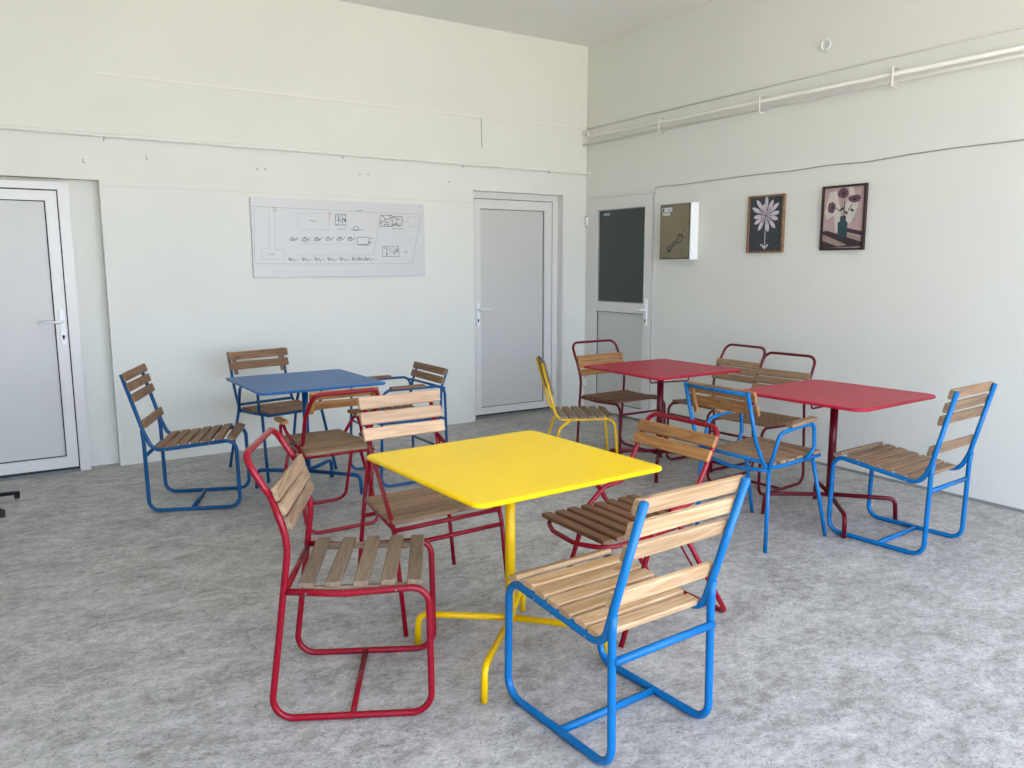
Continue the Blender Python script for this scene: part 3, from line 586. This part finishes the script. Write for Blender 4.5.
def armchair4(label, x, y, a, m, mw, mb, W=.43, splay=.02, rear=(-.235,0), front=(.235,0), mp=None):
    """four separate legs, bowed tube arms with wooden pads, two-slat back"""
    t = thing('slatted_armchair', label, 'chair', (x,y,0), a); w = W/2; r = .0104; aw = w+.022
    for s in (-1,1):
        tube('upright', [(s*w*.97,-.385,.832),(s*w*.97,-.305,.56),(s*w*.99,-.235,.432),(s*w,-.10,.432),(s*w,.19,.448)], r, m, t, [0,.3,.06,.3,0], seg=12)
        tube('leg', [(s*(w+.012),-.225,.43),(s*(w+splay),rear[0],0)], r, m, t)
        tube('leg', [(s*(w+.012),.12,.44),(s*(w+splay+.012),front[0],0)], r, m, t)
        tube('arm_tube', [(s*(w+.012),-.228,.42),(s*aw,-.165,.608),(s*(aw+.004),-.08,.622),(s*(aw+.004),.095,.638),(s*(aw+.004),.108,.500),(s*(w+.008),.06,.440)], r, m, t, [0,.05,.2,.035,.04,0], seg=12)
        slat('arm_pad', t, .20, .046, .018, (s*(aw+.002),.0,.650), 0, mp or mw, rz=PI/2, jit=0).rotation_euler = (0,-.10,PI/2)
    tube('top_rail', [(-w*.97,-.378,.818),(w*.97,-.378,.818)], r, m, t)
    tube('seat_crossbar', [(-w,-.255,.468),(w,-.255,.468)], r, m, t)
    tube('rear_stretcher', [(-w-.01,-.232,.425),(0,-.245,.40),(w+.01,-.232,.425)], r, m, t, .5)
    tube('front_stretcher', [(-w,.17,.443),(w,.17,.443)], r, m, t)
    seat_slats(t, [(-.23,.432),(.0,.434),(.20,.448)], [-.175,-.105,-.035,.035,.105,.17], .052, .018, W+.0, mw, r)
    bot, top = Vector((-.305,.56)), Vector((-.385,.842)); 
    for s in (-1,1): slat('batten', t, .15, .026, .018, (s*(w-.035),-.343,.745), 0, mb, jit=0).rotation_euler = (math.atan2(.282,-.08)+0,0,0)
    for s, o in zip((-1,1), [k for k in t.children if k.name.startswith('batten')]):
        o.rotation_euler = Vector((0,-.272,.962)).to_track_quat('X','Z').to_euler(); 
    back_slats(t, bot, top, (.045,.118), .056, .017, W+.03, mb, r+.012)
    return t
armchair4('bright blue armchair with wooden arm pads, seen from behind, at the nearer crimson table', 3.425, 2.785, -PI/2, M['blue'], M['w_mid'], M['w_orange'])
armchair4('dark blue armchair on the far side of the blue table, against the back wall', 1.676, 5.53, -2.94, M['blue2'], M['w_brown'], M['w_brown'], rear=(-.36,0), splay=.035)

# blue armchair with ring-shaped side frames, right of the blue table
def ring_armchair(label, x, y, a, m, mw, mp):
    t = thing('slatted_armchair', label, 'chair', (x,y,0), a); W = .53; w = W/2; r = .0092
    for s in (-1,1):
        X = s*w
        tube('side_frame', [(X,-.215,.64),(X,.235,.645),(X,.262,r),(X,-.232,r)], r, m, t, .06, closed=True, seg=12)
        slat('arm_pad', t, .24, .045, .018, (X,.06,.655), 0, mp, rz=PI/2, jit=0)
        tube('seat_rail', [(s*(w-.02),-.21,.415),(s*(w-.02),.25,.425)], r, m, t)
        tube('upright', [(s*(w-.045),-.262,.745),(s*(w-.045),-.215,.62),(s*(w-.03),-.20,.50),(s*(w-.02),-.185,.415)], r, m, t, .1)
    for yy, zz in ((.25,.425),(.252,.372),(-.215,.415),(-.225,.20),(-.215,.625)): tube('stretcher', [(-w,yy,zz),(w,yy,zz)], r*.9, m, t)
    seat_slats(t, [(-.22,.415),(.26,.425)], [-.16,-.09,-.02,.05,.12,.19,.245], .055, .018, W-.04, mw, r)
    back_slats(t, (-.215,.62), (-.262,.745), (.022,.082), .048, .018, W-.06, mp, r)
    return t
ring_armchair('dark blue armchair with ring-shaped sides, right of the blue table', 2.305, 4.97, PI/2, M['blue2'], M['w_dark'], M['w_brown'])

# red armchair between the blue and yellow tables: U-shaped leg hoops front and rear
def hoop_armchair(label, x, y, a, m, mw, mb):
    t = thing('slatted_armchair', label, 'chair', (x,y,0), a); W = .38; w = W/2; r = .0098
    tube('leg_hoop', [(-w,.06,.425),(-w-.02,.27,r),(w+.02,.27,r),(w,.06,.425)], r, m, t, [0,.06,.06,0], seg=12)
    tube('leg_hoop', [(-w,-.02,.425),(-w-.02,-.27,r),(w+.02,-.27,r),(w,-.02,.425)], r, m, t, [0,.06,.06,0], seg=12)
    for s in (-1,1):
        tube('seat_rail', [(s*w,-.245,.425),(s*w*.93,.27,.425)], r*.8, m, t)
        tube('arm_tube', [(s*w,-.235,.425),(s*(w+.01)+.01,-.04,.462),(s*(w+.035)+.03,.10,.510),(s*(w+.035)+.032,.155,.548),(s*(w+.035)+.032,.21,.53),(s*(w+.0),.20,.435)], r, m, t, [0,.2,.2,.03,.03,0])
        slat('arm_pad', t, .15, .042, .022, (s*(w+.035)+.032,.185,.560), 0, mb, rz=PI/2, jit=0)
    top = (-.355,.780)
    tube('back_loop', [(-w-.015,-.02,.470),(-w,-.175,.482),(-w-.01,-.265,.655),(-w+.012,)+top,(w-.008,)+top,(w+.01,-.265,.655),(w,-.175,.482),(w+.015,-.02,.470)], r*1.1, m, t, [0,.04,.3,.045,.045,.3,.04,0], seg=12)
    tube('stretcher', [(-w,-.245,.425),(w,-.245,.425)], r*.7, m, t); tube('stretcher', [(-w*.93,.265,.425),(w*.93,.265,.425)], r*.7, m, t)
    seat_slats(t, [(-.25,.425),(.28,.425)], [-.215,-.148,-.080,-.013,.055,.122,.19,.25], .062, .018, W+.01, mw, r)
    for s in (-1,1):
        o = slat('batten', t, .13, .026, .016, (s*(w-.022),-.298,.722), 0, mb, jit=0); o.rotation_euler = Vector((0,-.549,.836)).to_track_quat('X','Z').to_euler()
    back_slats(t, (-.265,.655), top, (.032,.105), .052, .016, W+.0, mb, r+.008)
    return t
hoop_armchair('crimson armchair with wooden arm pads between the blue and the yellow table', 1.545, 4.335, 0.0, M['red'], M['w_mid'], M['w_orange'])

# red chair behind the yellow table: A-shaped leg frames
def a_frame_chair(label, x, y, a, m, mw, mb):
    t = thing('slatted_chair', label, 'chair', (x,y,0), a); r = .0095
    for s in (-1,1):
        tube('upright', [(s*.165-.035,-.310,.842),(s*.170-.03,-.225,.60),(s*.178-.01,-.200,.418)], r, m, t, [0,.6,0])
        tube('leg', [(s*.172-.03,-.252,.668),(s*.252,.205,.415),(s*.248,.28,0)], r, m, t, [0,.12,0])
        tube('leg', [(s*.172-.03,-.245,.66),(s*.215-.03,-.235,.36),(s*.252-.045,-.27,0)], r, m, t, [0,.5,0])
        tube('seat_rail', [(s*.180,-.20,.418),(s*.250,.205,.415)], r, m, t)
    for yy, zz, wa, wb in ((.207,.412,-.252,.252),(.222,.350,-.252,.252),(-.20,.418,-.188,.168),(-.235,.345,-.248,.190)): tube('stretcher', [(wa,yy,zz),(wb,yy,zz)], r, m, t)
    for i, yy in enumerate((-.165,-.100,-.035,.030,.095,.158)):
        ww = .375+ (yy+.2)/.4*.13; slat('seat_slat', t, ww, .057, .018, (0,yy,.434), 0, mw)
    back_slats(t, (-.225,.60), (-.310,.842), (.008,.079,.150), .056, .019, .405, mb, r, -.035)
    return t
a_frame_chair('crimson chair with pinkish pine back slats behind the yellow table', 1.505, 3.0, PI+.03, M['red'], M['w_mid'], M['w_pink'])

# red folding chair right of the yellow table
def folding_chair(label, x, y, a, m, ms, mb):
    t = thing('folding_chair', label, 'chair', (x,y,0), a); w = .205; r = .0105
    top = (-.318,.797)
    fr = []
    for s in (-1,1):
        fr.append([(s*w,)+q_ for q_ in ((-.168,.512),(-.060,.495),(.030,.425),(.185,.0))])
    path = [fr[0][3],fr[0][2],fr[0][1],fr[0][0],(-w,)+top,(w,)+top,fr[1][0],fr[1][1],fr[1][2],fr[1][3]]
    tube('bent_frame', path, r, m, t, [0,.05,.05,.035,.05,.05,.035,.05,.05,0], seg=12)
    tube('cross_leg', [(-w-.022,-.035,.515),(-w-.022,-.368,r),(w+.022,-.368,r),(w+.022,-.035,.515)], r, m, t, [0,.03,.03,0], seg=12)
    tube('seat_frame', [(-w+.045,-.22,.412),(-w-.0,.12,.408),(-w+.0,.27,.410),(-.10,.335,.412),(.06,.318,.412),(w-.02,.26,.412),(w-.035,.1,.408),(w-.045,-.22,.412)], r*.9, m, t, [0,.1,.09,.09,.1,.09,.1,0], seg=12)
    for s in (-1,1): 
        tb = tube('brace', [(s*(w-.045),-.13,.37),(s*(w-.045),-.245,.20)], .0045, m, t); box('brace_lug', (s*(w-.045)-.006,-.262,.185), (s*(w-.045)+.006,-.235,.205), m, tb)
    for y_ in (.255,.188,.121,.054,-.013,-.080,-.147,-.205): slat('seat_slat', t, .395, .046, .019, (0,y_,.431), 0, ms)
    back_slats(t, (-.168,.512), top, (.066,.126), .050, .017, .445, mb, r)
    return t
folding_chair('crimson folding chair with crossed legs and honey coloured back slats, right of the yellow table', 2.10, 2.385, PI/2, M['red'], M['w_dark'], M['w_orange'])

# yellow chair near the doors
def yellow_chair(label, x, y, a):
    t = thing('slatted_chair', label, 'chair', (x,y,0), a); w = .185; r = .0085; m = M['yel']
    for s in (-1,1):
        tube('side_frame', [(s*w,-.285,.800),(s*w,-.222,.56),(s*w,-.185,.418),(s*w,.205,.422),(s*w,.24,0)], r, m, t, [0,.4,.075,.06,0], seg=12)
        tube('leg', [(s*w,-.10,.413),(s*w,-.165,.36),(s*(w+.02),-.26,0)], r, m, t, [0,.05,0])
    tube('stretcher', [(-w,.12,.413),(w,.12,.413)], r*.8, m, t); tube('stretcher', [(-w,-.12,.413),(w,-.12,.413)], r*.8, m, t)
    seat_slats(t, [(-.2,.418),(.17,.421),(.22,.405)], [-.145,-.080,-.016,.048,.112,.178], .047, .016, .40, M['w_grey'], r, {5:-.2})
    back_slats(t, (-.222,.56), (-.285,.80), (.015,.062,.109,.156,.203), .041, .015, .40, M['w_grey'], r)
    return t
yellow_chair('small yellow metal chair with grey slats near the middle door', 3.362, 4.300, -2.08)
